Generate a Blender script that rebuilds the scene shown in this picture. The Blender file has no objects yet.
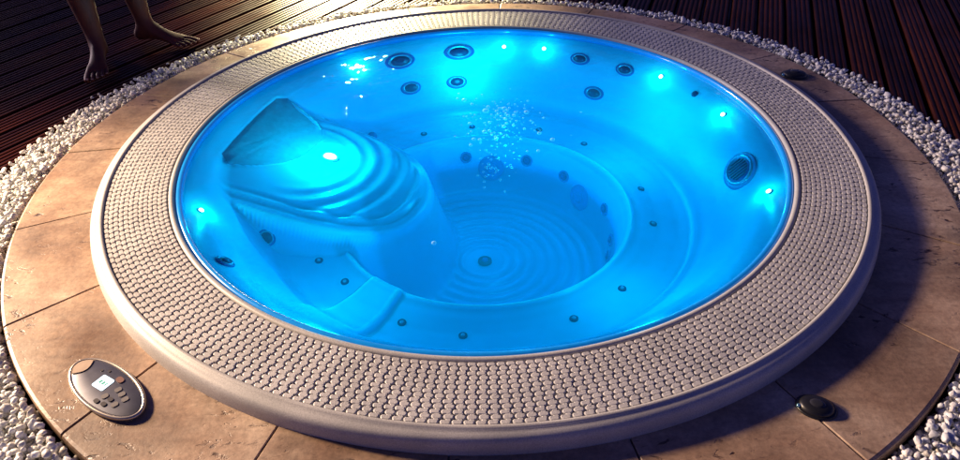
import math, random
import numpy as np
# ------------------------------------------------------------------ basin shape (height field, tub axis at 0,0)
def sstep(a, b, x):
    t = np.clip((x - a) / (b - a), 0.0, 1.0)
    return t * t * (3 - 2 * t)
def smax(a, b, k):
    h = np.clip(0.5 + 0.5 * (a - b) / k, 0, 1)
    return b + (a - b) * h + k * h * (1 - h)
PR = np.array([[0, -.402], [.30, -.398], [.352, -.394], [.374, -.384], [.388, -.350], [.404, -.255], [.413, -.222], [.424, -.203],
               [.437, -.198], [.450, -.202], [.48, -.206], [.55, -.205], [.605, -.203], [.622, -.190], [.640, -.160],
               [.68, -.112], [.72, -.062], [.76, -.020], [.79, .002], [.815, .016]])
def z0(r):
    # smoothed piecewise profile
    s = 0
    for d, w in ((-.008, .25), (0, .5), (.008, .25)):
        s = s + w * np.interp(r + d, PR[:, 0], PR[:, 1])
    return s
MOUND = np.array([(-.83, .05), (-.72, .50), (-.60, .47), (-.50, .40), (-.37, .335), (-.27, .27), (-.195, .185), (-.160, .09),
                  (-.160, -.01), (-.190, -.09), (-.245, -.155), (-.32, -.180), (-.42, -.185), (-.55, -.165), (-.667, -.135), (-.83, -.10)])
POCKET = np.array([(-.765, .015), (-.742, .16), (-.705, .30), (-.655, .415), (-.585, .375), (-.515, .31), (-.505, .24), (-.53, .15), (-.565, .085), (-.66, .035)])
def chaikin(P, n):
    for _ in range(n):
        Q = np.roll(P, -1, 0); P = np.stack([.75 * P + .25 * Q, .25 * P + .75 * Q], 1).reshape(-1, 2)
    return P
MOUND = chaikin(MOUND, 3); POCKET = chaikin(POCKET, 1)
def sdpoly(x, y, P):
    # signed distance, positive outside
    d = np.full(np.shape(x), 1e9); inside = np.zeros(np.shape(x), bool)
    n = len(P)
    for i in range(n):
        ax, ay = P[i]; bx, by = P[(i + 1) % n]
        ex, ey = bx - ax, by - ay
        wx, wy = x - ax, y - ay
        t = np.clip((wx * ex + wy * ey) / (ex * ex + ey * ey), 0, 1)
        d = np.minimum(d, np.hypot(wx - ex * t, wy - ey * t))
        c = ((ay > y) != (by > y)) & (x < (bx - ax) * (y - ay) / (by - ay + 1e-12) + ax)
        inside ^= c
    return np.where(inside, -d, d)
def zf(x, y):
    x = np.asarray(x, float); y = np.asarray(y, float)
    r = np.hypot(x, y); az = np.degrees(np.arctan2(y, x))
    z = z0(r)
    # concentric anti-slip rings of the well floor
    z = z + .0027 * (.72 + .28 * np.cos(np.radians(3 * az + 40 + r * 900))) * np.cos(2 * np.pi * r / .036) * sstep(.05, .09, r) * (1 - sstep(.32, .35, r))
    z = z + .006 * np.exp(-((r - .431) / .009) ** 2)
    # arm ridge between two seats
    c = az + 126.5
    w = 1 - sstep(5.6, 7.8, np.abs(c))
    z = z + .020 * w * sstep(.418, .450, r) * (1 - sstep(.62, .70, r))
    # slight seat hollows
    z = z - .012 * sstep(.46, .52, r) * (1 - sstep(.56, .62, r)) * (0.5 + .5 * np.cos(np.radians(az * 3 - 20)))
    # lounger
    sd = sdpoly(x, y, MOUND)
    top = -.045 - .10 * np.clip((x + .70) / .55, -.2, 1) ** 1.0 - .10 * np.clip(y - .12, -.4, .4) ** 2 * 3
    dc = np.hypot(x + .56, y - .13)
    rib = .0032 * np.cos(2 * np.pi * (dc - .02) / .052)
    rib = rib * sstep(.13, .2, dc) * sstep(-.02, -.045, sd) * sstep(-.62, -.5, x)
    groove = -.007 * np.exp(-((sd + .028) / .008) ** 2) - .004 * np.exp(-((sd + .055) / .008) ** 2)
    groove = groove * sstep(.02, -.06, y)
    m = top + rib + groove - 3.4 * np.clip(sd, 0, 9) - .35 * np.clip(sd + .03, 0, .03)
    z = smax(z, m, .014)
    # head-rest pocket
    sp = sdpoly(x, y, POCKET)
    w = sstep(.002, -.005, sp); zp = -.019 - .31 * (.77 - r)
    z = z * (1 - w) + zp * w + .0015 * np.exp(-((sp - .004) / .003) ** 2)
    # light housing boss
    return np.where(r > .80, z0(r), z)
LED = (0.0, .83, 1.0); STAR_W = .20; MAIN_W = 3.6
BASIN_FILL = [(.46, .26, -.02, 2.1), (.34, -.40, -.02, 1.5), (-.36, -.42, -.02, 1.5), (-.05, .60, -.02, 2.1), (.08, .05, -.02, 2.2)]
SUN_EL = 17; SUN_AZ = 150; SUN_W = 2.1; SUN_C = (1.0, .80, .80)
SKY_S = .07; SKY_T = (.32, .27, .85)
TL_POS = (-2.65, .15, 1.05); TL_W = 820; TL_C = (1.0, .70, .43)
GL_POS = (-.85, 3.05, .60); GL_W = 4600; GL_C = (1.0, .82, .45)
import bpy, bmesh
from mathutils import Vector, Matrix
R = math.radians
random.seed(7); rng = np.random.default_rng(11)
S = bpy.context.scene
COL = S.collection

# ------------------------------------------------------------------ helpers
def link(name, me, mat=None, parent=None, smooth=True):
    o = bpy.data.objects.new(name, me); COL.objects.link(o)
    if mat: me.materials.append(mat)
    if parent: o.parent = parent
    if smooth: me.polygons.foreach_set('use_smooth', [True] * len(me.polygons))
    return o
def mesh(name, V, F, mat=None, parent=None, smooth=True):
    me = bpy.data.meshes.new(name); me.from_pydata([tuple(v) for v in V], [], F); me.update()
    return link(name, me, mat, parent, smooth)
def tag(o, label=None, cat=None, group=None, kind=None):
    if label: o['label'] = label
    if cat: o['category'] = cat
    if group: o['group'] = group
    if kind: o['kind'] = kind
    return o
def empty(name, loc=(0, 0, 0)):
    o = bpy.data.objects.new(name, None); o.empty_display_size = .05; COL.objects.link(o); o.location = loc
    return o
def lathe(name, prof, n, mat, parent=None, c=(0, 0), closed=False, smooth=True, sharp=35):
    V = []; F = []; m = len(prof)
    for i in range(n):
        a = 2 * math.pi * i / n
        for r, z in prof: V.append((c[0] + r * math.cos(a), c[1] + r * math.sin(a), z))
    for i in range(n):
        j = (i + 1) % n
        for k in range(m if closed else m - 1):
            l = (k + 1) % m
            F.append((i * m + k, j * m + k, j * m + l, i * m + l))
    o = mesh(name, V, F, mat, parent, smooth)
    bm = bmesh.new(); bm.from_mesh(o.data); bmesh.ops.remove_doubles(bm, verts=bm.verts, dist=1e-6)
    bmesh.ops.recalc_face_normals(bm, faces=bm.faces)
    for e in bm.edges:
        if len(e.link_faces) == 2 and e.calc_face_angle(0) > R(sharp): e.smooth = False
    bm.to_mesh(o.data); bm.free()
    return o

class NT:
    def __init__(s, name):
        s.m = bpy.data.materials.new(name); s.m.use_nodes = True; s.t = s.m.node_tree; s.t.nodes.clear()
        s.out = s.n('ShaderNodeOutputMaterial')
    def n(s, kind, **kw):
        nd = s.t.nodes.new(kind)
        for k, v in kw.items():
            if k.startswith('i_'): nd.inputs[k[2:].replace('_', ' ')].default_value = v
            else: setattr(nd, k, v)
        return nd
    def l(s, a, b): s.t.links.new(a, b)
    def bsdf(s, col=None, rough=.5, **kw):
        b = s.n('ShaderNodeBsdfPrincipled'); b.inputs['Roughness'].default_value = rough
        if col: b.inputs['Base Color'].default_value = (*col, 1)
        for k, v in kw.items(): b.inputs[k.replace('_', ' ')].default_value = v
        s.l(b.outputs[0], s.out.inputs[0]); s.b = b
        return b
    def coord(s, scale=(1, 1, 1), kind='Object'):
        tc = s.n('ShaderNodeTexCoord'); mp = s.n('ShaderNodeMapping'); mp.inputs['Scale'].default_value = scale
        s.l(tc.outputs[kind], mp.inputs[0]); return mp.outputs[0]
    def noise(s, scale, detail=6, rough=.55, v=None, **kw):
        nd = s.n('ShaderNodeTexNoise'); nd.inputs['Scale'].default_value = scale; nd.inputs['Detail'].default_value = detail
        nd.inputs['Roughness'].default_value = rough
        for k, x in kw.items(): nd.inputs[k].default_value = x
        s.l(v if v else s.coord(), nd.inputs['Vector']); return nd.outputs[0]
    def ramp(s, fac, stops):
        nd = s.n('ShaderNodeValToRGB'); el = nd.color_ramp.elements
        while len(el) < len(stops): el.new(.5)
        for e, (p, c) in zip(el, stops):
            e.position = p; e.color = (*c, 1) if not isinstance(c, (int, float)) else (c, c, c, 1)
        s.l(fac, nd.inputs[0]); return nd.outputs[0]
    def mix(s, fac, a, b, mode='MIX'):
        nd = s.n('ShaderNodeMixRGB', blend_type=mode)
        for k, x in ((0, fac), (1, a), (2, b)):
            if isinstance(x, (int, float)): nd.inputs[k].default_value = x
            elif isinstance(x, tuple): nd.inputs[k].default_value = (*x, 1)
            else: s.l(x, nd.inputs[k])
        return nd.outputs[0]
    def bump(s, h, strength=.5, dist=.01, prev=None):
        nd = s.n('ShaderNodeBump'); nd.inputs['Strength'].default_value = strength; nd.inputs['Distance'].default_value = dist
        s.l(h, nd.inputs['Height'])
        if prev: s.l(prev, nd.inputs['Normal'])
        return nd.outputs[0]

# ------------------------------------------------------------------ materials
def simple(name, col, rough=.5, **kw):
    t = NT(name); t.bsdf(col, rough, **kw)
    nz = t.noise(60, 3); c = t.mix(1.0, (*col,), t.ramp(nz, [(.3, .82), (.7, 1.0)]), 'MULTIPLY'); t.l(c, t.b.inputs['Base Color'])
    return t.m
def m_shell():
    t = NT('shell_acrylic'); b = t.bsdf(SHELL, .32)
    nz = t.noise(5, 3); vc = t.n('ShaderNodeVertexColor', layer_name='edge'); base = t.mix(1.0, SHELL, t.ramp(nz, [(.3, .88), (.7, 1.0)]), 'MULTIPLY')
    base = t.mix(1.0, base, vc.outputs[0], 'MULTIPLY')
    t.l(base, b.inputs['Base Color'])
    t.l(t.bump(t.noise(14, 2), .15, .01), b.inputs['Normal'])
    return t.m
def m_rim():
    t = NT('rim_plastic'); b = t.bsdf((.6, .57, .55), .46)
    f = t.noise(420, 3, .7); g = t.noise(7, 5)
    c = t.mix(1.0, t.ramp(g, [(.3, (.44, .435, .41)), (.7, (.58, .57, .54))]), t.ramp(f, [(.35, .70), (.6, 1.0)]), 'MULTIPLY')
    t.l(c, b.inputs['Base Color']); t.l(t.bump(f, .12, .002), b.inputs['Normal'])
    return t.m
def m_link():
    t = NT('grille_plastic'); b = t.bsdf((.6, .55, .52), .48)
    g = t.noise(9, 6, .6); f = t.noise(260, 2)
    c = t.mix(1.0, t.ramp(g, [(.3, (.46, .455, .44)), (.7, (.61, .60, .58))]), t.ramp(f, [(.3, .80), (.65, 1.0)]), 'MULTIPLY')
    t.l(c, b.inputs['Base Color']); t.l(t.bump(t.noise(300, 2), .25, .002), b.inputs['Normal'])
    return t.m
def m_stone():
    t = NT('travertine'); b = t.bsdf((.4, .28, .18), .42)
    v = t.coord(); big = t.noise(2.6, 8, .62, v, Distortion=.8)
    # veins run along the slabs: stretched noise
    v2 = t.coord((3, 13, 3)); ban = t.noise(2.2, 7, .6, v2, Distortion=.6)
    base = t.ramp(big, [(.32, (.27, .165, .10)), (.5, (.46, .31, .20)), (.66, (.66, .49, .34))])
    base = t.mix(t.ramp(ban, [(.42, 0.0), (.72, .45)]), base, (.25, .14, .085))
    # fine grain
    fg = t.noise(90, 5, .7, v); base = t.mix(1.0, base, t.ramp(fg, [(.3, .66), (.66, 1.1)]), 'MULTIPLY')
    # pores: elongated dark pits
    v3 = t.coord((26, 60, 26)); po = t.noise(1.0, 4, .62, v3, Distortion=.9)
    gate = t.noise(5.0, 3, .5, v)
    pm = t.mix(1.0, t.ramp(po, [(.58, 0.0), (.66, 1.0)]), t.ramp(gate, [(.44, 0.0), (.6, 1.0)]), 'MULTIPLY')
    base = t.mix(pm, base, (.05, .022, .012))
    vc = t.n('ShaderNodeVertexColor', layer_name='tone'); base = t.mix(1.0, base, vc.outputs[0], 'MULTIPLY')
    # damp blotches
    wet = t.ramp(t.noise(3.3, 5, .6, v), [(.44, 1.0), (.62, .55)]); base = t.mix(1.0, base, wet, 'MULTIPLY')
    t.l(base, b.inputs['Base Color'])
    t.l(t.ramp(t.noise(4, 5, .6, v), [(.35, .26), (.65, .55)]), b.inputs['Roughness'])
    n1 = t.bump(fg, .25, .002); inv = t.ramp(pm, [(0, 1.0), (1, 0.0)]); t.l(t.bump(inv, .4, .003, n1), b.inputs['Normal'])
    return t.m
def m_pebble():
    t = NT('white_marble_gravel'); b = t.bsdf((.7, .66, .6), .5)
    at = t.n('ShaderNodeVertexColor', layer_name='tone')
    nz = t.noise(70, 5, .65)
    t.l(t.mix(1.0, at.outputs[0], t.ramp(nz, [(.3, .72), (.62, 1.0)]), 'MULTIPLY'), b.inputs['Base Color'])
    t.l(t.bump(nz, .4, .004), b.inputs['Normal'])
    return t.m
def m_deck():
    t = NT('wet_hardwood'); b = t.bsdf((.06, .02, .012), .3, Coat_Weight=.0, Coat_Roughness=.25, Specular_IOR_Level=.09)
    v = t.coord((30, 1.4, 30)); g = t.noise(3, 7, .65, v, Distortion=.4); l = t.noise(1.5, 4, .5)
    c = t.ramp(g, [(.3, (.016, .003, .0006)), (.55, (.060, .0125, .003)), (.75, (.12, .030, .008))])
    c = t.mix(1.0, c, t.ramp(l, [(.3, .5), (.7, 1.1)]), 'MULTIPLY')
    sx = t.n('ShaderNodeSeparateXYZ'); t.l(t.coord(), sx.inputs[0])
    dv = t.n('ShaderNodeMath', operation='DIVIDE'); t.l(sx.outputs[0], dv.inputs[0]); dv.inputs[1].default_value = -.102
    fl = t.n('ShaderNodeMath', operation='FLOOR'); t.l(dv.outputs[0], fl.inputs[0])
    wn = t.n('ShaderNodeTexWhiteNoise', noise_dimensions='1D'); t.l(fl.outputs[0], wn.inputs['W'])
    c = t.mix(1.0, c, t.ramp(wn.outputs['Value'], [(0, .45), (1, 1.35)]), 'MULTIPLY')
    t.l(c, b.inputs['Base Color']); t.l(t.bump(g, .35, .003), b.inputs['Normal'])
    t.l(t.ramp(t.noise(5, 5, .6), [(.35, .30), (.7, .50)]), b.inputs['Roughness'])
    return t.m
def m_water():
    t = NT('pool_water')
    v = t.coord(); n = t.noise(16, 3, .5, v, Distortion=.5); n2 = t.noise(55, 2, .5, v)
    bp = t.bump(n2, .2, .004, t.bump(n, .4, .012))
    fr = t.n('ShaderNodeFresnel'); fr.inputs[0].default_value = 1.33; t.l(bp, fr.inputs['Normal'])
    tr = t.n('ShaderNodeBsdfTransparent'); gl = t.n('ShaderNodeBsdfGlossy'); gl.inputs['Roughness'].default_value = .03
    t.l(bp, gl.inputs['Normal'])
    mx = t.n('ShaderNodeMixShader'); t.l(fr.outputs[0], mx.inputs[0]); t.l(tr.outputs[0], mx.inputs[1]); t.l(gl.outputs[0], mx.inputs[2])
    t.l(mx.outputs[0], t.out.inputs[0])
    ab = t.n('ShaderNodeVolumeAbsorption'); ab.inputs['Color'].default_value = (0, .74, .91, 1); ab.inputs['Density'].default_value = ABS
    em = t.n('ShaderNodeEmission'); em.inputs['Color'].default_value = (0, .58, 1, 1); em.inputs['Strength'].default_value = VEM  # water made to glow, standing in for scattered LED light
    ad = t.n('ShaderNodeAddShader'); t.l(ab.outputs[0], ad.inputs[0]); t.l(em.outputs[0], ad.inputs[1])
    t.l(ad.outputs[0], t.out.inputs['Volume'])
    return t.m
def m_emit(name, col, s):
    t = NT(name); e = t.n('ShaderNodeEmission'); e.inputs[0].default_value = (*col, 1); e.inputs[1].default_value = s
    t.l(e.outputs[0], t.out.inputs[0]); return t.m
def m_bubble():
    t = NT('air_bubble'); lw = t.n('ShaderNodeLayerWeight'); lw.inputs[0].default_value = .35
    tr = t.n('ShaderNodeBsdfTransparent'); b = t.n('ShaderNodeBsdfPrincipled')
    b.inputs['Base Color'].default_value = (.55, .95, 1, 1); b.inputs['Roughness'].default_value = .08
    b.inputs['Emission Color'].default_value = (.1, .8, 1, 1); b.inputs['Emission Strength'].default_value = .35  # faint cyan glow of their own added to the bubbles
    mx = t.n('ShaderNodeMixShader'); r = t.ramp(lw.outputs['Facing'], [(.15, .06), (.85, .6)])
    t.l(r, mx.inputs[0]); t.l(tr.outputs[0], mx.inputs[1]); t.l(b.outputs[0], mx.inputs[2]); t.l(mx.outputs[0], t.out.inputs[0])
    return t.m
def m_skin():
    t = NT('skin'); b = t.bsdf((.42, .17, .095), .6, Subsurface_Weight=.12, Subsurface_Scale=.01)
    b.inputs['Subsurface Radius'].default_value = (1, .35, .2)
    n = t.noise(28, 5); t.l(t.ramp(n, [(.3, (.070, .013, .005)), (.7, (.11, .023, .010))]), b.inputs['Base Color'])
    t.l(t.bump(t.noise(160, 3), .2, .002), b.inputs['Normal']); return t.m

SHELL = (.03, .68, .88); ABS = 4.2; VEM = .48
M_SHELL = m_shell(); M_RIM = m_rim(); M_LINK = m_link(); M_STONE = m_stone(); M_PEB = m_pebble(); M_DECK = m_deck()
M_WATER = m_water(); M_BUB = m_bubble(); M_SKIN = m_skin()
M_LIP = simple('lip_blue_acrylic', (.008, .26, .72), .22, Coat_Weight=.6, Emission_Color=(0, .28, .9, 1), Emission_Strength=.22)  # lip emission imitates pool light shining through the acrylic
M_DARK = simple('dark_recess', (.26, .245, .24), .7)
M_RING = simple('jet_ring_steel', (.16, .46, .62), .25, Metallic=.35)
M_NOZ = simple('jet_nozzle_navy', (.004, .035, .12), .35)
M_REC = simple('jet_collar_blue', (.01, .13, .40), .4)
M_LENS = m_emit('led_lens', (.45, 1, 1), 14)
M_LAMP = m_emit('lamp_lens', (.80, 1, 1), 5)
M_CHROME = simple('lamp_bezel_steel', (.35, .75, .85), .2, Metallic=.8)
M_GOLD = simple('panel_bezel_metal', (.62, .56, .44), .28, Metallic=.85)
M_FACE = simple('panel_face', (.10, .105, .135), .36, Metallic=.55)
M_KEY = simple('panel_key', (.13, .12, .12), .45)
M_KEYD = simple('panel_key_black', (.02, .015, .02), .4)
M_RED = simple('panel_key_red', (.17, .08, .06), .4)
M_TAN = simple('panel_tab', (.42, .31, .22), .45)
M_LCD = m_emit('panel_screen', (.78, .93, 1), 2.2)
M_LCDT = m_emit('panel_digits', (.30, .75, .45), .8)
M_BLACK = simple('black_plastic', (.012, .012, .014), .38)
M_GLASSY = simple('spot_glass', (.03, .03, .035), .05)
M_NAIL = simple('toe_nail', (.5, .3, .22), .3)
M_SOFT = simple('fitting_mid_blue', (.012, .30, .60), .4)
M_PILLOW = simple('headrest_gel', (.045, .44, .54), .2)
M_SOIL = simple('dark_soil', (.03, .024, .02), .9)

# ------------------------------------------------------------------ setting: ground, gravel bed, deck
RS, SC = 1.212, (.002, -.038)           # stone surround
RG, GC = 1.345, (0.0, -.125)            # inner edge of the deck
g = mesh('ground', [(-40, -40, -.2), (40, -40, -.2), (40, 40, -.2), (-40, 40, -.2)], [(0, 1, 2, 3)], M_SOIL, smooth=False)
# the basin hangs below grade: cut the ground around it
bm = bmesh.new()
N = 96; inner = [bm.verts.new((1.05 * math.cos(2 * math.pi * i / N), 1.05 * math.sin(2 * math.pi * i / N), -.09)) for i in range(N)]
outer = [bm.verts.new((60 * math.cos(2 * math.pi * i / N), 60 * math.sin(2 * math.pi * i / N), -.09)) for i in range(N)]
for i in range(N): bm.faces.new((inner[i], outer[i], outer[(i + 1) % N], inner[(i + 1) % N]))
g.data.clear_geometry(); bm.to_mesh(g.data); bm.free(); tag(g, kind='structure')

def deck(name, ang, x_keep):
    """grooved boards running at `ang` degrees, with the round opening cut out, kept on one side of the x_keep seam"""
    th = R(ang); d = np.array([math.cos(th), math.sin(th)]); n = np.array([-d[1], d[0]]); p = .102
    prof = []                                    # (offset, z) across one board: 5 ridges and a wide gap
    gap = .011; rw = (p - gap) / 5
    for k in range(5):
        a = k * rw
        prof += [(a + .0015, -.0045), (a + .0045, -.0004), (a + rw * .5, .0005), (a + rw - .0045, -.0004), (a + rw - .0015, -.0045)]
    prof += [(p - gap + .001, -.030), (p - .001, -.030)]
    cols = []
    for b in range(-40, 41):
        rz = rng.uniform(-.0012, .0012)
        for o, z in prof: cols.append((b * p + o, z + rz - .004))
    V = []; Fc = []
    c0 = np.dot(GC, n); s0c = np.dot(GC, d)
    for half in (1, -1):
        prev = None
        for u, z in cols:
            q = RG ** 2 - (u - c0) ** 2
            s = s0c + half * (math.sqrt(q) if q > 0 else 0.0)
            base = len(V)
            for k, ss in enumerate((s, s + half * .15, s + half * 1.0, s + half * 4.2)):
                P = d * ss + n * u; V.append((P[0], P[1], z))
            P = d * s + n * u; V.append((P[0], P[1], -.07))
            if prev is not None:
                for k in range(3): Fc.append((prev + k, base + k, base + k + 1, prev + k + 1))
                Fc.append((prev + 4, base + 4, base, prev))
            prev = base
    o = mesh(name, V, Fc, M_DECK, None, False)
    bm = bmesh.new(); bm.from_mesh(o.data)
    bmesh.ops.bisect_plane(bm, geom=bm.verts[:] + bm.edges[:] + bm.faces[:], plane_co=(.30, 0, 0), plane_no=(1, -.12, 0), clear_outer=x_keep < 0, clear_inner=x_keep > 0)
    bmesh.ops.recalc_face_normals(bm, faces=bm.faces)
    for f in bm.faces:
        if f.normal.z < 0: f.normal_flip()
    # rotate so the material's long axis follows the boards
    bmesh.ops.rotate(bm, verts=bm.verts, matrix=Matrix.Rotation(-(th - math.pi / 2), 3, 'Z')); bm.to_mesh(o.data); bm.free()
    o.rotation_euler = (0, 0, th - math.pi / 2)
    return tag(o, kind='structure')
deck('deck', 57, -1); deck('deck', 72, 1)

# gravel: several thousand crushed marble stones as one heap
def gravel():
    protos = []
    for k in range(14):
        bm = bmesh.new(); bmesh.ops.create_icosphere(bm, subdivisions=1, radius=1)
        for v in bm.verts: v.co *= rng.uniform(.58, 1.18)
        bmesh.ops.bevel(bm, geom=bm.edges[:], offset=.07, segments=1, affect='EDGES')
        bmesh.ops.triangulate(bm, faces=bm.faces)
        me = np.array([v.co[:] for v in bm.verts]); fc = np.array([[v.index for v in f.verts] for f in bm.faces]); bm.free()
        me = me * np.array([1, rng.uniform(.7, .95), rng.uniform(.55, .8)]); protos.append((me, fc))
    spots = []
    # jittered polar rows, three layers deep, spilling a little on to the deck
    step = .0132
    for layer in range(4):
        rr = 1.16
        while rr < 1.50:
            n = int(2 * math.pi * rr / step)
            for i in range(n):
                a = 2 * math.pi * (i + rng.uniform(-.45, .45)) / n; r = rr + rng.uniform(-.5, .5) * step
                x, y = r * math.cos(a), r * math.sin(a)
                ds = math.hypot(x - SC[0], y - SC[1]) - RS; dg = RG - math.hypot(x - GC[0], y - GC[1])
                if ds < .006 or dg < -.002 or (layer > 1 and ds < .010): continue
                spots.append((x, y, -.044 + layer * .0135 + rng.uniform(-.005, .006) , (.0066 + .0070 * rng.random() ** 1.6)))
            rr += step
    for i in range(90):                            # strays along the deck edge
        a = rng.uniform(-.1, math.pi + .1); r = RG + abs(rng.normal(0, .014)) - .004
        spots.append((GC[0] + r * math.cos(a), GC[1] + r * math.sin(a), -.003, rng.uniform(.005, .009)))
    spots += [] and [(1.245, .66, .002, .012), (1.14, .72, .002, .013), (1.22, .60, .002, .010), (1.37, .37, .002, .012), (1.40, .28, .002, .011)]
    VV = []; FF = []; CC = []; base = 0
    for x, y, z, s in spots:
        m, f = protos[rng.integers(14)]
        q = rng.normal(size=3) * np.array([.5, .5, 3]); rot = np.array(Matrix.Rotation(q[2], 3, 'Z') @ Matrix.Rotation(q[0], 3, 'X') @ Matrix.Rotation(q[1], 3, 'Y'))
        VV.append(m @ rot.T * s * rng.uniform(.85, 1.15, 3) + (x, y, z)); FF.append(f + base); base += len(m)
        t = rng.uniform(.60, .88) * (1 if rng.random() > .06 else .55); w = rng.uniform(-.03, .04)
        CC.append(np.tile([t + w, t, t - w * 1.2 - .02, 1], (len(m), 1)))
    V = np.concatenate(VV); F = np.concatenate(FF); C = np.concatenate(CC)
    me = bpy.data.meshes.new('gravel'); me.vertices.add(len(V)); me.vertices.foreach_set('co', V.ravel())
    me.loops.add(len(F) * 3); me.loops.foreach_set('vertex_index', F.ravel().astype(np.int32))
    me.polygons.add(len(F)); me.polygons.foreach_set('loop_start', np.arange(0, len(F) * 3, 3, dtype=np.int32)); me.update(calc_edges=True); me.validate()
    ca = me.color_attributes.new('tone', 'FLOAT_COLOR', 'POINT'); ca.data.foreach_set('color', C.ravel().astype(np.float32))
    o = link('gravel', me, M_PEB, None, False)
    tag(o, 'ring of crushed white marble gravel between stone surround and timber deck', 'gravel', kind='stuff')
    print('gravel stones', len(spots))
gravel()

# stone surround: twenty wedge slabs with thin radial joints and one circular joint under the tub rim
def stone():
    V = []; F = []; C = []
    n = 20; seg = 12; gap = .0026
    for k in range(n):
        a0 = R(-148 + 18 * k - 18 * 8 - .0); a1 = a0 + R(18)
        tone = rng.uniform(.84, 1.10); w = rng.uniform(-.03, .03); dz = rng.uniform(-.0006, .0006)
        ring = []
        def pt(a, r, side):
            # shift the joint faces apart by `gap`
            x, y = SC[0] * (r - 1) / .212 + r * math.cos(a), SC[1] * (r - 1) / .212 + r * math.sin(a)
            return (x - side * gap / 2 * math.sin(a), y + side * gap / 2 * math.cos(a))
        rows = []
        for i in range(seg + 1):
            a = a0 + (a1 - a0) * i / seg; side = 1 if i == 0 else (-1 if i == seg else 0)
            col = []
            e = .0018 if i in (0, seg) else 0
            for r, z in ((1.0, -.06), (1.0, 0), (1.08, 0), (1.15, 0), (RS - .007, 0), (RS - .002, -.0022), (RS, -.007), (RS, -.028), (RS - .004, -.030), (RS - .004, -.06)):
                x, y = pt(a, r, side); col.append((x, y, z + dz - (e if z > -.01 else 0)))
            rows.append(col)
            if i in (0, seg - 1):  # inner edge loop for the small chamfer at the joint
                a2 = a + R(.16) if i == 0 else a1 - R(.16); col = []
                for r, z in ((1.0, -.06), (1.0, 0), (1.08, 0), (1.15, 0), (RS - .007, 0), (RS - .002, -.0022), (RS, -.007), (RS, -.028), (RS - .004, -.030), (RS - .004, -.06)):
                    x, y = pt(a2, r, 0); col.append((x, y, z + dz))
                rows.append(col)
        base = len(V); m = len(rows[0])
        for c in rows:
            V += c
        for i in range(len(rows) - 1):
            for j in range(m - 1): F.append((base + i * m + j, base + (i + 1) * m + j, base + (i + 1) * m + j + 1, base + i * m + j + 1))
        for i in (0, len(rows) - 1): F.append(tuple(base + i * m + j for j in range(m)))
        C += [(tone + w, tone, tone - w, 1)] * (len(V) - base)
    o = mesh('stone_surround', V, F, M_STONE, None, False)
    bm = bmesh.new(); bm.from_mesh(o.data); bmesh.ops.recalc_face_normals(bm, faces=bm.faces); bm.to_mesh(o.data); bm.free()
    ca = o.data.color_attributes.new('tone', 'FLOAT_COLOR', 'POINT'); ca.data.foreach_set('color', np.array(C, np.float32).ravel())
    tag(o, kind='structure')
    b = lathe('stone_bedding', [(1.0, -.012), (RS - .008, -.012), (RS - .008, -.088)], 120, M_SOIL, None, SC); tag(b, kind='structure')
stone()

# ------------------------------------------------------------------ the spa tub
tub = empty('spa_tub')
tag(tub, 'round sunken hot tub with cream woven overflow grille and glowing cyan basin', 'hot tub')

def build_shell():
    rs = np.concatenate([np.linspace(0.0, .815, 236)[1:]]); nt = 640
    th = np.arange(nt) * 2 * np.pi / nt
    X = rs[:, None] * np.cos(th); Y = rs[:, None] * np.sin(th); Z = zf(X, Y)
    sdm = sdpoly(X, Y, MOUND); fl = sstep(.006, .02, sdm) * (1 - sstep(.13, .16, sdm)) ; fs = fl * (1 - sstep(.375, .415, rs[:, None]))
    for _ in range(30):
        A = (np.roll(Z, 1, 1) + np.roll(Z, -1, 1) + np.roll(Z, 2, 1) + np.roll(Z, -2, 1)) / 4; Z = Z + fs * (A - Z) * .8
    V = np.concatenate([[[0, 0, float(zf(0., 0.))]], np.stack([X, Y, Z], -1).reshape(-1, 3)])
    F = [(0, 1 + i, 1 + (i + 1) % nt) for i in range(nt)]
    for k in range(len(rs) - 1):
        a = 1 + k * nt
        for i in range(nt):
            j = (i + 1) % nt; F.append((a + i, a + nt + i, a + nt + j, a + j))
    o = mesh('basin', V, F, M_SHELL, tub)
    # light painted into the colour: convex mouldings paler as lit edges, concave creases shaded
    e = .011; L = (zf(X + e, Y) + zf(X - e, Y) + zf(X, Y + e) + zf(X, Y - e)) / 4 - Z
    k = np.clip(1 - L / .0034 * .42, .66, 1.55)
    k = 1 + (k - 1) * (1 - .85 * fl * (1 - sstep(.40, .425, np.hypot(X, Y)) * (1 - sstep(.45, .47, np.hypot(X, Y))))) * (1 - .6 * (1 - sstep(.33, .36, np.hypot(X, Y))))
    k = k * (1 - .24 * (1 - sstep(.34, .37, np.hypot(X, Y))))  # well floor darkened in the colour to mimic the dimmer deep water
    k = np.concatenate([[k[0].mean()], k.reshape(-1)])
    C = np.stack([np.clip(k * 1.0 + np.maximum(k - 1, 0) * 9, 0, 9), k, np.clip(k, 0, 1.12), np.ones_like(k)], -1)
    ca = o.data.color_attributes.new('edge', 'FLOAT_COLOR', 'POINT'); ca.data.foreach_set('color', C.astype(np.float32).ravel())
    return o
build_shell()
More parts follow.
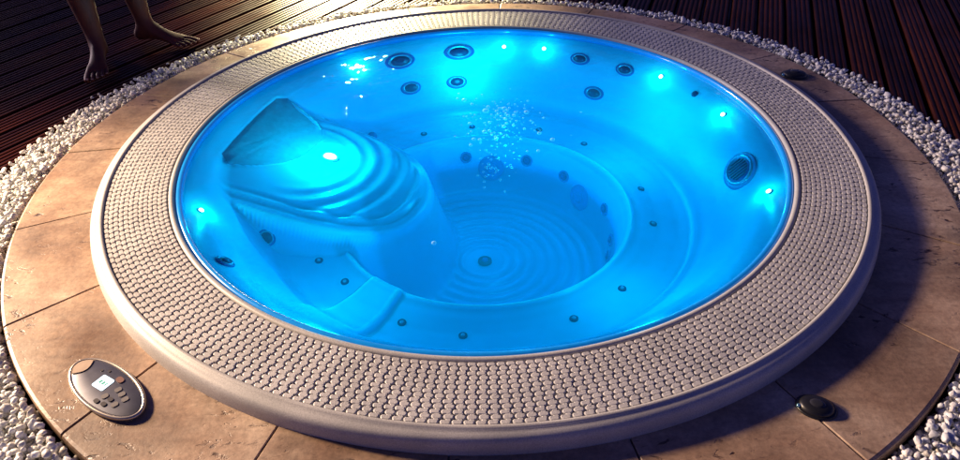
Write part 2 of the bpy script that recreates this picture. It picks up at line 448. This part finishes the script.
# rolled acrylic lip of the basin, then the pale inner bead
lathe('basin_lip', [(.8145, .010), (.8105, .019), (.8095, .026), (.8125, .0315), (.8180, .0330), (.8235, .0315), (.8265, .0260), (.8265, .005)], 240, M_LIP, tub, sharp=60)
lathe('inner_bead', [(.8268, .006), (.8268, .0300), (.8290, .0350), (.8340, .0375), (.8395, .0365), (.8420, .0330), (.8425, .010)], 240, M_RIM, tub, sharp=60)
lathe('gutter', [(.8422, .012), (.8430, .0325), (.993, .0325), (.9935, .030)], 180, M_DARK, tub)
lathe('outer_lip', [(.9940, .012), (.9945, .0385), (.9965, .0405), (1.0, .0412), (1.0035, .0398), (1.0065, .0372), (1.012, .0362), (1.0185, .0345), (1.0235, .0310), (1.0265, .0255), (1.0285, .0180), (1.0300, .006), (1.0306, -.02)], 300, M_RIM, tub, sharp=60)

def grille():
    n = 290; r0, r1, rows = .8440, .9930, 13; q = (r1 - r0) / rows; p = 2 * math.pi / n
    V = []; F = []
    def block(rc, ac, wr, wa, zt, zb, ch, tw=0.0):
        # rounded block: octagonal plan, chamfered top
        base = len(V); hr, ha = wr / 2, wa * rc / 2
        c = min(hr, ha) * .55
        plan = [(-hr, -ha + c), (-hr, ha - c), (-hr + c, ha), (hr - c, ha), (hr, ha - c), (hr, -ha + c), (hr - c, -ha), (-hr + c, -ha)]
        for lvl, (z, k) in enumerate(((zb, 1.0), (zt - ch, 1.0), (zt, 1.0 - ch / min(hr, ha)))):
            for dr, da in plan:
                a = ac + (da * k + tw * dr) / rc; r = rc + dr * k
                V.append((r * math.cos(a), r * math.sin(a), z))
        for l in range(2):
            for i in range(8):
                j = (i + 1) % 8; F.append((base + l * 8 + i, base + l * 8 + j, base + l * 8 + 8 + j, base + l * 8 + 8 + i))
        F.append(tuple(base + 16 + i for i in range(8)))
    for k in range(rows):
        rc = r0 + (k + .5) * q; sh = .22 if k % 2 else -.22
        for i in range(n):
            a = i * p; jz = rng.uniform(-.0004, .0004); ja = rng.uniform(-.02, .02) * p
            block(rc, a + (sh + .0) * p * .55 + ja, q * .86, p * .90, .0365 + jz, .030, .0011)
            if k < rows - 1:
                block(rc + q * .5, a + .10 * p + ja, q * .95, p * .42, .0361 + jz, .030, .0009, .25 if k % 2 else -.25)
    o = mesh('overflow_grille', V, F, M_LINK, tub, False)
    bm = bmesh.new(); bm.from_mesh(o.data)
    bmesh.ops.recalc_face_normals(bm, faces=bm.faces)
    bm.to_mesh(o.data); bm.free()
grille()

def frame_at(x, y, off=0.0):
    e = .012
    nx = -(zf(x + e, y) - zf(x - e, y)) / (2 * e); ny = -(zf(x, y + e) - zf(x, y - e)) / (2 * e)
    nrm = Vector((float(nx), float(ny), 1)).normalized()
    p = Vector((x, y, float(zf(x, y)))) + nrm * off
    t = Vector((-y, x, 0)); t = (t - t.dot(nrm) * nrm).normalized() if t.length > .05 else Vector((1, 0, 0)); t = (t - t.dot(nrm) * nrm).normalized()
    b = nrm.cross(t)
    return Matrix(((t.x, b.x, nrm.x, p.x), (t.y, b.y, nrm.y, p.y), (t.z, b.z, nrm.z, p.z), (0, 0, 0, 1)))
def disc_mesh(name, prof, n, mat, sx=1, sy=1):
    V = []; F = []; m = len(prof)
    for i in range(n):
        a = 2 * math.pi * i / n
        for r, z in prof: V.append((r * math.cos(a) * sx, r * math.sin(a) * sy, z))
    for i in range(n):
        j = (i + 1) % n
        for k in range(m - 1): F.append((i * m + k, j * m + k, j * m + k + 1, i * m + k + 1))
    F.append(tuple(i * m + m - 1 for i in range(n)))
    me = bpy.data.meshes.new(name); me.from_pydata(V, [], F); me.update(); me.materials.append(mat)
    bm = bmesh.new(); bm.from_mesh(me); bmesh.ops.recalc_face_normals(bm, faces=bm.faces); bm.to_mesh(me); bm.free()
    me.polygons.foreach_set('use_smooth', [True] * len(me.polygons))
    return me
def place(name, me, M, parent):
    o = bpy.data.objects.new(name, me); COL.objects.link(o); o.parent = parent; o.matrix_local = M; return o
def jet_meshes(s, sx=1, sy=1):
    # s: outer radius.  collar, bright ring, dark nozzle
    col = disc_mesh('jet_collar', [(s, -.004), (s, .0012), (s * .93, .0026), (s * .80, .0026), (s * .78, .001)], 40, M_REC, sx, sy)
    ring = disc_mesh('jet_ring', [(s * .80, 0), (s * .79, .0042), (s * .73, .0056), (s * .66, .0045), (s * .62, .0020)], 40, M_RING, sx, sy)
    noz = disc_mesh('jet_nozzle', [(s * .62, .0025), (s * .58, .0036), (s * .42, .0028), (s * .40, .0062), (s * .20, .0068)], 32, M_NOZ, sx, sy)
    return col, ring, noz
def put_jets(pts, s, label=None, sx=1, sy=1, grp=None):
    A = jet_meshes(s, sx, sy)
    for x, y in pts:
        M = frame_at(x, y, .0012)
        c = place('jet', A[0], M, tub)
        if label: c['label'] = label
        place('ring', A[1], Matrix.Identity(4), c); place('nozzle', A[2], Matrix.Identity(4), c)
put_jets([(-.29, .692), (-.078, .75)], .056, 'large wall jet', 1, .52)
put_jets([(-.253, .634), (-.088, .676), (.395, .557)], .038, 'medium wall jet', 1, .62)
put_jets([(.354, .665), (.498, .565)], .036, 'medium wall jet', 1, .6)
put_jets([(-.607, -.17)], .026, 'seat jet')
put_jets([(-.615, -.458)], .024, 'wall jet close to the lip')
# foot jet: big oval grille on the right wall
def foot_jet():
    M = frame_at(.724, -.051, .001)
    c = place('jet', disc_mesh('jet_collar', [(.062, -.004), (.062, .002), (.055, .004), (.050, .003)], 48, M_SOFT, 1.25, .85), M, tub); c['label'] = 'large grated suction jet'
    place('ring', disc_mesh('jet_ring', [(.051, 0), (.050, .007), (.046, .009), (.042, .007), (.040, .002)], 48, M_RING, 1.25, .85), Matrix.Identity(4), c)
    place('nozzle', disc_mesh('jet_nozzle', [(.040, .003), (.037, .006), (.010, .008), (.004, .008)], 40, M_REC, 1.25, .85), Matrix.Identity(4), c)
    V = []; F = []
    for k in range(-3, 4):
        x = k * .0120; h = .85 * math.sqrt(max(.035 ** 2 - (x / 1.25) ** 2, 0)); b = len(V)
        for px, py, pz in ((x - .0018, -h, .007), (x + .0018, -h, .007), (x + .0018, h, .007), (x - .0018, h, .007), (x - .0018, -h, .011), (x + .0018, -h, .011), (x + .0018, h, .011), (x - .0018, h, .011)): V.append((px, py, pz))
        F += [(b + 4, b + 5, b + 6, b + 7), (b, b + 1, b + 5, b + 4), (b + 1, b + 2, b + 6, b + 5), (b + 2, b + 3, b + 7, b + 6), (b + 3, b, b + 4, b + 7)]
    mesh('grate', V, F, M_NOZ, c, False)
foot_jet()
# small seat nozzles
nz = disc_mesh('air_nozzle', [(.0115, -.003), (.0110, .0025), (.0085, .0036), (.0060, .0020)], 20, M_NOZ)
nc = disc_mesh('nozzle_cap', [(.0055, .0015), (.0050, .0050), (.0030, .0058)], 12, M_RING)
for x, y in [(-.206, .487), (-.036, .52), (.345, .378), (.199, .478), (.49, .106), (.491, -.081), (.354, -.37), (.217, -.478), (-.059, -.52), (-.213, -.467), (-.46, -.222), (-.376, -.313)]:
    o = place('air_nozzle', nz, frame_at(x, y, .0008), tub); place('cap', nc, Matrix.Identity(4), o)
sens = disc_mesh('sensor', [(.011, -.003), (.0105, .003), (.007, .004)], 20, M_NOZ); place('temperature_sensor', sens, frame_at(.685, .346, .001), tub)
# well wall fittings: outlets round the well and two big suction covers
def well_at(az, r, z):
    a = R(az); nrm = Vector((-math.cos(a), -math.sin(a), .25)).normalized(); t = Vector((-math.sin(a), math.cos(a), 0)); b = nrm.cross(t)
    p = Vector((r * math.cos(a), r * math.sin(a), z)) + nrm * .003
    return Matrix(((t.x, b.x, nrm.x, p.x), (t.y, b.y, nrm.y, p.y), (t.z, b.z, nrm.z, p.z), (0, 0, 0, 1)))
A = list(jet_meshes(.020)); A[0] = A[0].copy(); A[0].materials[0] = M_SOFT; A[2] = A[2].copy(); A[2].materials[0] = M_REC
for x, y, z in ((-.059, .400, -.262), (.152, .375, -.265), (.272, .294, -.281), (.379, .107, -.290), (.390, 0, -.330), (.377, -.037, -.365)):
    az = math.degrees(math.atan2(y, x)); rr = float(np.interp(z, [-.384, -.350, -.255, -.222], [.374, .388, .404, .413]))
    c = place('jet', A[0], well_at(az, rr, z), tub); c['label'] = 'small jet on the foot well wall'; place('nozzle', A[2], Matrix.Identity(4), c)
sc = disc_mesh('suction_cover', [(.046, -.004), (.045, .004), (.040, .008), (.012, .011)], 40, M_SOFT)
sg = disc_mesh('suction_hub', [(.020, .009), (.018, .0135), (.010, .0145)], 24, M_SOFT)
for x, y, z in ((.028, .395, -.305), (.318, .227, -.325)):
    az = math.degrees(math.atan2(y, x)); c = place('suction_cover', sc, well_at(az, .398, z), tub); place('hub', sg, Matrix.Identity(4), c)
dr = disc_mesh('drain', [(.022, -.004), (.021, .003), (.016, .005), (.013, .002)], 28, M_NOZ); o = place('drain', dr, Matrix.Translation((-.001, -.006, -.397)), tub)
place('grate', disc_mesh('drain_cap', [(.011, .002), (.010, .006), (.005, .007)], 20, M_REC), Matrix.Identity(4), o)
# head-rest panel lying in its pocket
def headrest():
    cx, cy = POCKET.mean(0); P = []
    for i in range(len(POCKET)):
        a = POCKET[i]; b = POCKET[(i + 1) % len(POCKET)]
        for k in range(8):
            t = k / 8; P.append(a + (b - a) * t)
    P = np.array(P); n = len(P); V = []; F = []
    for lvl, s in enumerate((1.0, .985, .8, .6, .4, .2)):
        for q in P:
            x = cx + (q[0] - cx) * s; y = cy + (q[1] - cy) * s
            h = (.0, .003, .004, .0045, .005, .005)[lvl] + (.0012 * math.sin((x * .75 + y * .66) * 130) if lvl > 1 else 0)
            V.append((x, y, float(zf(x, y)) + h))
    for l in range(5):
        for i in range(n): j = (i + 1) % n; F.append((l * n + i, l * n + j, l * n + n + j, l * n + n + i))
    F.append(tuple(5 * n + i for i in range(n)))
    mesh('headrest', V, F, M_PILLOW, tub)
headrest()
# dark overflow stub at the end of the lounger
st = disc_mesh('grab_stub', [(.017, -.004), (.016, .010), (.012, .016), (.006, .019)], 24, M_REC); place('grab_stub', st, frame_at(-.385, .455, .002), tub)

# ------------------------------------------------------------------ added basin fill points, and LED lamps of the tub (lit in the photograph)
stars = [(-.436, .629), (.087, .761), (.231, .732), (.603, .476), (.738, .205), (.74, -.227), (-.731, -.251)]
lz = disc_mesh('led_lens', [(.0070, .001), (.0060, .004), (.003, .005)], 16, M_LENS); lb = disc_mesh('led_bezel', [(.0105, -.002), (.010, .0018), (.0075, .0022)], 20, M_RING)
def point(name, loc, power, col, rad):
    l = bpy.data.lights.new(name, 'POINT'); l.energy = power; l.color = col; l.shadow_soft_size = rad
    o = bpy.data.objects.new(name, l); COL.objects.link(o); o.location = loc; return o
for x, y in stars:
    M = frame_at(x, y, .0008); c = place('led_light', lb, M, tub); place('lens', lz, Matrix.Identity(4), c)
    p = M @ Vector((0, 0, .045)); p.z = min(p.z, .002); point('led_glow', p, STAR_W, LED, .007)
ML = frame_at(-.465, .126, .001)
c = place('main_lamp', disc_mesh('lamp_bezel', [(.030, -.004), (.029, .004), (.025, .007), (.022, .005)], 36, M_CHROME, .8, 1), ML, tub)
place('lens', disc_mesh('lamp_lens', [(.0215, .004), (.018, .008), (.010, .011), (.004, .012)], 32, M_LAMP, .8, 1), Matrix.Identity(4), c)
point('lamp_glow', ML @ Vector((.020, 0, .060)), MAIN_W, LED, .012)
for x, y, z, w in BASIN_FILL: point('basin_fill', (x, y, z), w, LED, .04)  # added unseen fill points standing in for light scattered through the water

# ------------------------------------------------------------------ water and bubbles
zw = .0135
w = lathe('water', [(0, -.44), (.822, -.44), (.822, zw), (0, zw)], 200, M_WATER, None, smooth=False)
tag(w, kind='structure')
def bubbles():
    V = []; F = []
    bm = bmesh.new(); bmesh.ops.create_icosphere(bm, subdivisions=2, radius=1); v0 = np.array([v.co[:] for v in bm.verts]); f0 = [[v.index for v in f.verts] for f in bm.faces]; bm.free()
    sp = []
    for i in range(210):
        t = rng.random(); x = .06 + rng.normal(0, .052); y = .13 + rng.normal(0, .095)
        if y < -.12: continue
        sp.append((x, y, zw - .001, min(.0012 + rng.exponential(.0014), .0080)))
    for i in range(46): sp.append((.03 + rng.normal(0, .03), -.03 + rng.normal(0, .06), zw - .02 - rng.random() * .03, rng.uniform(.0018, .0045)))
    for x, y, s in ((-.071, .334, .004), (-.055, .29, .007), (-.03, .26, .005), (.012, .215, .010), (.02, .24, .006), (-.075, .30, .004), (.20, .03, .007), (.155, -.03, .005), (.165, .07, .006), (-.12, -.44, .006), (.185, .16, .004), (-.4, -.21, .003), (.30, .19, .003)):
        sp.append((x, y, zw, s))
    for x, y, z, s in sp:
        b = len(V); V += (v0 * (s, s, s * .62) + (x, y, z)).tolist(); F += [tuple(i + b for i in f) for f in f0]
    o = mesh('bubbles', V, F, M_BUB); tag(o, 'froth of small air bubbles on the water over the foot well', 'bubbles', kind='stuff')
bubbles()

# ------------------------------------------------------------------ control panel on the stone
def panel():
    t = empty('control_panel', (-.731, -.862, 0)); t.rotation_euler = (0, 0, R(-38.5)); t.scale = (1, 1, .75); tag(t, 'oval metal rimmed control panel with small lit screen on travertine surround', 'control panel')
    a, b = .1105, .049
    def oval(name, prof, mat, cap=True):
        V = []; F = []; n = 72; m = len(prof)
        for i in range(n):
            q = 2 * math.pi * i / n
            for s, z in prof: V.append(((a + s) * math.cos(q), (b + s) * math.sin(q), z))
        for i in range(n):
            j = (i + 1) % n
            for k in range(m - 1): F.append((i * m + k, j * m + k, j * m + k + 1, i * m + k + 1))
        if cap: F.append(tuple(i * m + m - 1 for i in range(n)))
        return mesh(name, V, F, mat, t)
    oval('bezel', [(-.002, 0), (0, .008), (-.001, .0125), (-.0035, .0145), (-.006, .0138), (-.0075, .0115), (-.0078, .009)], M_GOLD, False)
    oval('face', [(-.0070, .006), (-.0078, .0118), (-.0090, .0124), (-.04, .0128)], M_FACE)
    def plate(name, pts, z0_, z1, mat, parent=t):
        n = len(pts); V = [(x, y, z0_) for x, y in pts] + [(x, y, z1) for x, y in pts]
        F = [tuple(range(n, 2 * n))] + [(i, (i + 1) % n, n + (i + 1) % n, n + i) for i in range(n)]
        return mesh(name, V, F, mat, parent, False)
    def rrect(cx, cy, w, h, r=.002, rot=0):
        P = []
        for sx, sy, q0 in ((1, 1, 0), (-1, 1, 90), (-1, -1, 180), (1, -1, 270)):
            for k in range(4):
                q = R(q0 + 30 * k); P.append((sx * (w / 2 - r) + r * math.cos(q), sy * (h / 2 - r) + r * math.sin(q)))
        c, s = math.cos(rot), math.sin(rot)
        return [(cx + x * c - y * s, cy + x * s + y * c) for x, y in P]
    # tan tab: lens shaped segment at one end
    P = []
    for k in range(13):
        q = R(180 - 34 + 68 * k / 12); P.append(((a - .009) * math.cos(q), (b - .009) * math.sin(q)))
    for k in range(1, 8):
        s = k / 8; y0, y1 = P[12][1], P[0][1]; y = y0 + (y1 - y0) * s; P.append((P[0][0] + .012 * math.sin(math.pi * s), y))
    plate('tab', P, .012, .0150, M_TAN)
    s = plate('screen', rrect(-.014, .002, .031, .030, .003, .12), .012, .0142, M_LCD)
    for k, (dx, w) in enumerate(((-.006, .005), (.002, .005), (.009, .003))):
        plate('digits', rrect(-.014 + dx, .001 + k * .001, w, .008, .0008), .0142, .0146, M_LCDT, s)
    plate('button', rrect(.006, .026, .018, .012, .0055), .012, .0150, M_RED)
    for x, y in ((.026, .008), (.042, .006), (.058, .003), (.020, -.016), (.054, -.016)): plate('button', rrect(x, y + .002, .011, .013, .004, -.2), .012, .0146, M_KEY)
    for x, y in ((.036, -.012), (.036, -.026), (.018, -.030)): plate('button', rrect(x, y, .012, .009, .004), .012, .0148, M_KEYD)
    for x, y in ((-.046, .018), (-.032, .026)): plate('indicator', rrect(x, y, .006, .005, .002), .012, .0140, M_KEYD)
panel()

# ------------------------------------------------------------------ two black ground fittings
def ground_spot(x, y, s, rot, label):
    t = empty('ground_spotlight', (x, y, 0)); t.rotation_euler = (0, 0, rot); tag(t, label, 'ground light', 'black lights on the stone surround')
    def ov(name, prof, mat, n=28, sx=1.0, sy=.8, seed=0):
        me = disc_mesh(name, [(r * s, z * s * .48) for r, z in prof], n, mat, sx, sy); place(name, me, Matrix.Identity(4), t)
    ov('base_ring', [(1.0, 0), (1.02, .14), (.93, .24), (.82, .25)], M_BLACK)
    ov('dome', [(.86, .18), (.84, .42), (.70, .62), (.48, .74), (.2, .80)], M_BLACK)
    ov('glass', [(.40, .70), (.36, .82), (.22, .87), (.1, .885)], M_GLASSY)
    for q in (200,):
        me = disc_mesh('screw', [(.10 * s, 0), (.10 * s, .12 * s), (.05 * s, .15 * s)], 10, M_CHROME)
        place('screw', me, Matrix.Translation((.92 * s * math.cos(R(q)), .74 * s * math.sin(R(q)), .09 * s)), t)
ground_spot(1.030, .432, .044, R(-10), 'small black dome light with bright screw on the far stone')
ground_spot(.597, -.942, .036, R(-20), 'black dome light in shadow at the near right edge of the stone')

# ------------------------------------------------------------------ bare feet and shins
def person():
    V = []; E = []; Rd = []
    def chain(pts, start=None):
        prev = start
        for x, y, z, r in pts:
            V.append((x, y, z)); Rd.append(r if isinstance(r, tuple) else (r, r))
            if prev is not None: E.append((prev, len(V) - 1))
            prev = len(V) - 1
        return prev
    def leg(ank, toe_dir, lean, mirror, L):
        # ank: ankle joint, toe_dir: unit vector on the ground, lean: knee offset from the ankle
        ax, ay = ank; dx, dy = toe_dir; px, py = -dy * mirror, dx * mirror       # p: towards the big toe side
        top = []
        for k, (h, r) in enumerate(((.50, .052), (.43, .053), (.36, .056), (.28, .053), (.20, .044), (.13, .035), (.085, .032))):
            s = (h - .085) / .415; top.append((ax + lean[0] * s - dx * .012 * math.sin(math.pi * s), ay + lean[1] * s - dy * .012 * math.sin(math.pi * s), h, r))
        root = chain(top)
        a = chain([(ax + dx * .006, ay + dy * .006, .058, (.033, .035))], root)
        chain([(ax - dx * .036, ay - dy * .036, .030, .027), (ax - dx * .046, ay - dy * .046, .022, .020)], a)
        mid = chain([(ax + dx * .05, ay + dy * .05, .044, (.029, .027)), (ax + dx * .095, ay + dy * .095, .030, (.033, .020)), (ax + dx * .130, ay + dy * .130, .021, (.036, .014))], a)
        tips = []
        for k in range(5):
            off = (.030, .0125, -.003, -.017, -.030)[k]; ln = (.052, .049, .044, .037, .029)[k] * L; r = (.0118, .0085, .0080, .0077, .0076)[k]; back = (0, .002, -.002, -.008, -.016)[k]
            bx, by = ax + dx * (.140 + back) + px * off, ay + dy * (.140 + back) + py * off
            chain([(bx, by, .0165, r * 1.05), (bx + dx * ln * .5, by + dy * ln * .5, .0165, r * .88), (bx + dx * ln * .82, by + dy * ln * .82, .0120, r * .98), (bx + dx * ln, by + dy * ln, .0095, r * .75)], mid)
            tips.append((bx + dx * ln * .93, by + dy * ln * .93, .0095 + r * .78, r))
        return root - len(top) + 1, tips
    def un(v): n = math.hypot(*v); return (v[0] / n, v[1] / n)
    r1, t1 = leg((-1.350, .690), un((.28, -1.0)), (-.06, .06), -1, 1.0)
    r2, t2 = leg((-1.235, .845), un((1.0, -.28)), (-.03, .05), 1, 1.0)
    me = bpy.data.meshes.new('person'); me.from_pydata(V, E, []); o = bpy.data.objects.new('person', me); COL.objects.link(o)
    md = o.modifiers.new('skin', 'SKIN'); md.use_smooth_shade = True; md.branch_smoothing = .4
    for i, sv in enumerate(me.skin_vertices[0].data):
        sv.radius = Rd[i]; sv.use_root = i in (r1 - 0, r2 - 0)
    o.modifiers.new('sub', 'SUBSURF').levels = 2; o.modifiers['sub'].render_levels = 2
    dg = bpy.context.evaluated_depsgraph_get(); m2 = bpy.data.meshes.new_from_object(o.evaluated_get(dg)); o.modifiers.clear(); o.data = m2; m2.name = 'person'
    m2.materials.clear(); m2.materials.append(M_SKIN); m2.polygons.foreach_set('use_smooth', [True] * len(m2.polygons))
    tag(o, 'barefoot person standing on the wet deck at upper left, only shins and feet in view', 'person')
    nm = disc_mesh('toe_nail', [(1.0, -.3), (.95, .1), (.6, .28)], 12, M_NAIL, 1, .8)
    for x, y, z, r in t1 + t2: 
        q = place('toe_nail', nm, Matrix.Translation((x, y, z)) @ Matrix.Scale(r * .55, 4), o)
person()

# ------------------------------------------------------------------ light
wd = bpy.data.worlds.new('World'); S.world = wd; wd.use_nodes = True; nt = wd.node_tree; nt.nodes.clear()
sky = nt.nodes.new('ShaderNodeTexSky'); sky.sky_type = 'NISHITA'; sky.sun_disc = False; sky.sun_elevation = R(SUN_EL); sky.sun_rotation = R(90 - SUN_AZ)
bg = nt.nodes.new('ShaderNodeBackground'); bg.inputs[1].default_value = SKY_S; mxn = nt.nodes.new('ShaderNodeMixRGB'); mxn.blend_type = 'MULTIPLY'; mxn.inputs[0].default_value = 1
mxn.inputs[2].default_value = (*SKY_T, 1); ow = nt.nodes.new('ShaderNodeOutputWorld')
nt.links.new(sky.outputs[0], mxn.inputs[1]); nt.links.new(mxn.outputs[0], bg.inputs[0]); nt.links.new(bg.outputs[0], ow.inputs[0])
sl = bpy.data.lights.new('sun', 'SUN'); sl.energy = SUN_W; sl.angle = R(7.0); sl.color = SUN_C
so = bpy.data.objects.new('sun', sl); COL.objects.link(so)
dv = Vector((math.cos(R(SUN_AZ)) * math.cos(R(SUN_EL)), math.sin(R(SUN_AZ)) * math.cos(R(SUN_EL)), math.sin(R(SUN_EL)))); so.rotation_euler = dv.to_track_quat('Z', 'Y').to_euler()
def spot(name, loc, aim, power, col, rad, cone, blend):
    l = bpy.data.lights.new(name, 'SPOT'); l.energy = power; l.color = col; l.shadow_soft_size = rad; l.spot_size = R(cone); l.spot_blend = blend
    o = bpy.data.objects.new(name, l); COL.objects.link(o); o.location = loc
    o.rotation_euler = (Vector(loc) - Vector(aim)).to_track_quat('Z', 'Y').to_euler(); return o
spot('terrace_spotlight', TL_POS, (-.6, -1.2, -.2), TL_W, TL_C, .13, 82, .85)
spot('garden_spotlight', GL_POS, (-.70, 2.35, -.1), GL_W, GL_C, .09, 72, .7)

# ------------------------------------------------------------------ camera
pitch, roll, yaw = .6414, -.028, -.0076
cp, sp = math.cos(pitch), math.sin(pitch)
Fw = Vector((math.sin(yaw) * cp, math.cos(yaw) * cp, -sp)); Rt = Fw.cross(Vector((0, 0, 1))).normalized(); Up = Rt.cross(Fw)
R2 = math.cos(roll) * Rt + math.sin(roll) * Up; U2 = -math.sin(roll) * Rt + math.cos(roll) * Up
cam = bpy.data.cameras.new('camera'); cam.sensor_width = 36; cam.lens = 751.1 / 960 * 36; cam.clip_end = 200; cam.clip_start = .02
co = bpy.data.objects.new('camera', cam); COL.objects.link(co)
co.matrix_world = Matrix(((R2.x, U2.x, -Fw.x, 0), (R2.y, U2.y, -Fw.y, -1.8403), (R2.z, U2.z, -Fw.z, 1.094), (0, 0, 0, 1)))
S.camera = co
S.view_settings.view_transform = 'Standard'; S.view_settings.look = 'None'; S.view_settings.exposure = 0
S.cycles.max_bounces = 8; S.cycles.diffuse_bounces = 4; S.cycles.transparent_max_bounces = 12; S.cycles.sample_clamp_indirect = 6
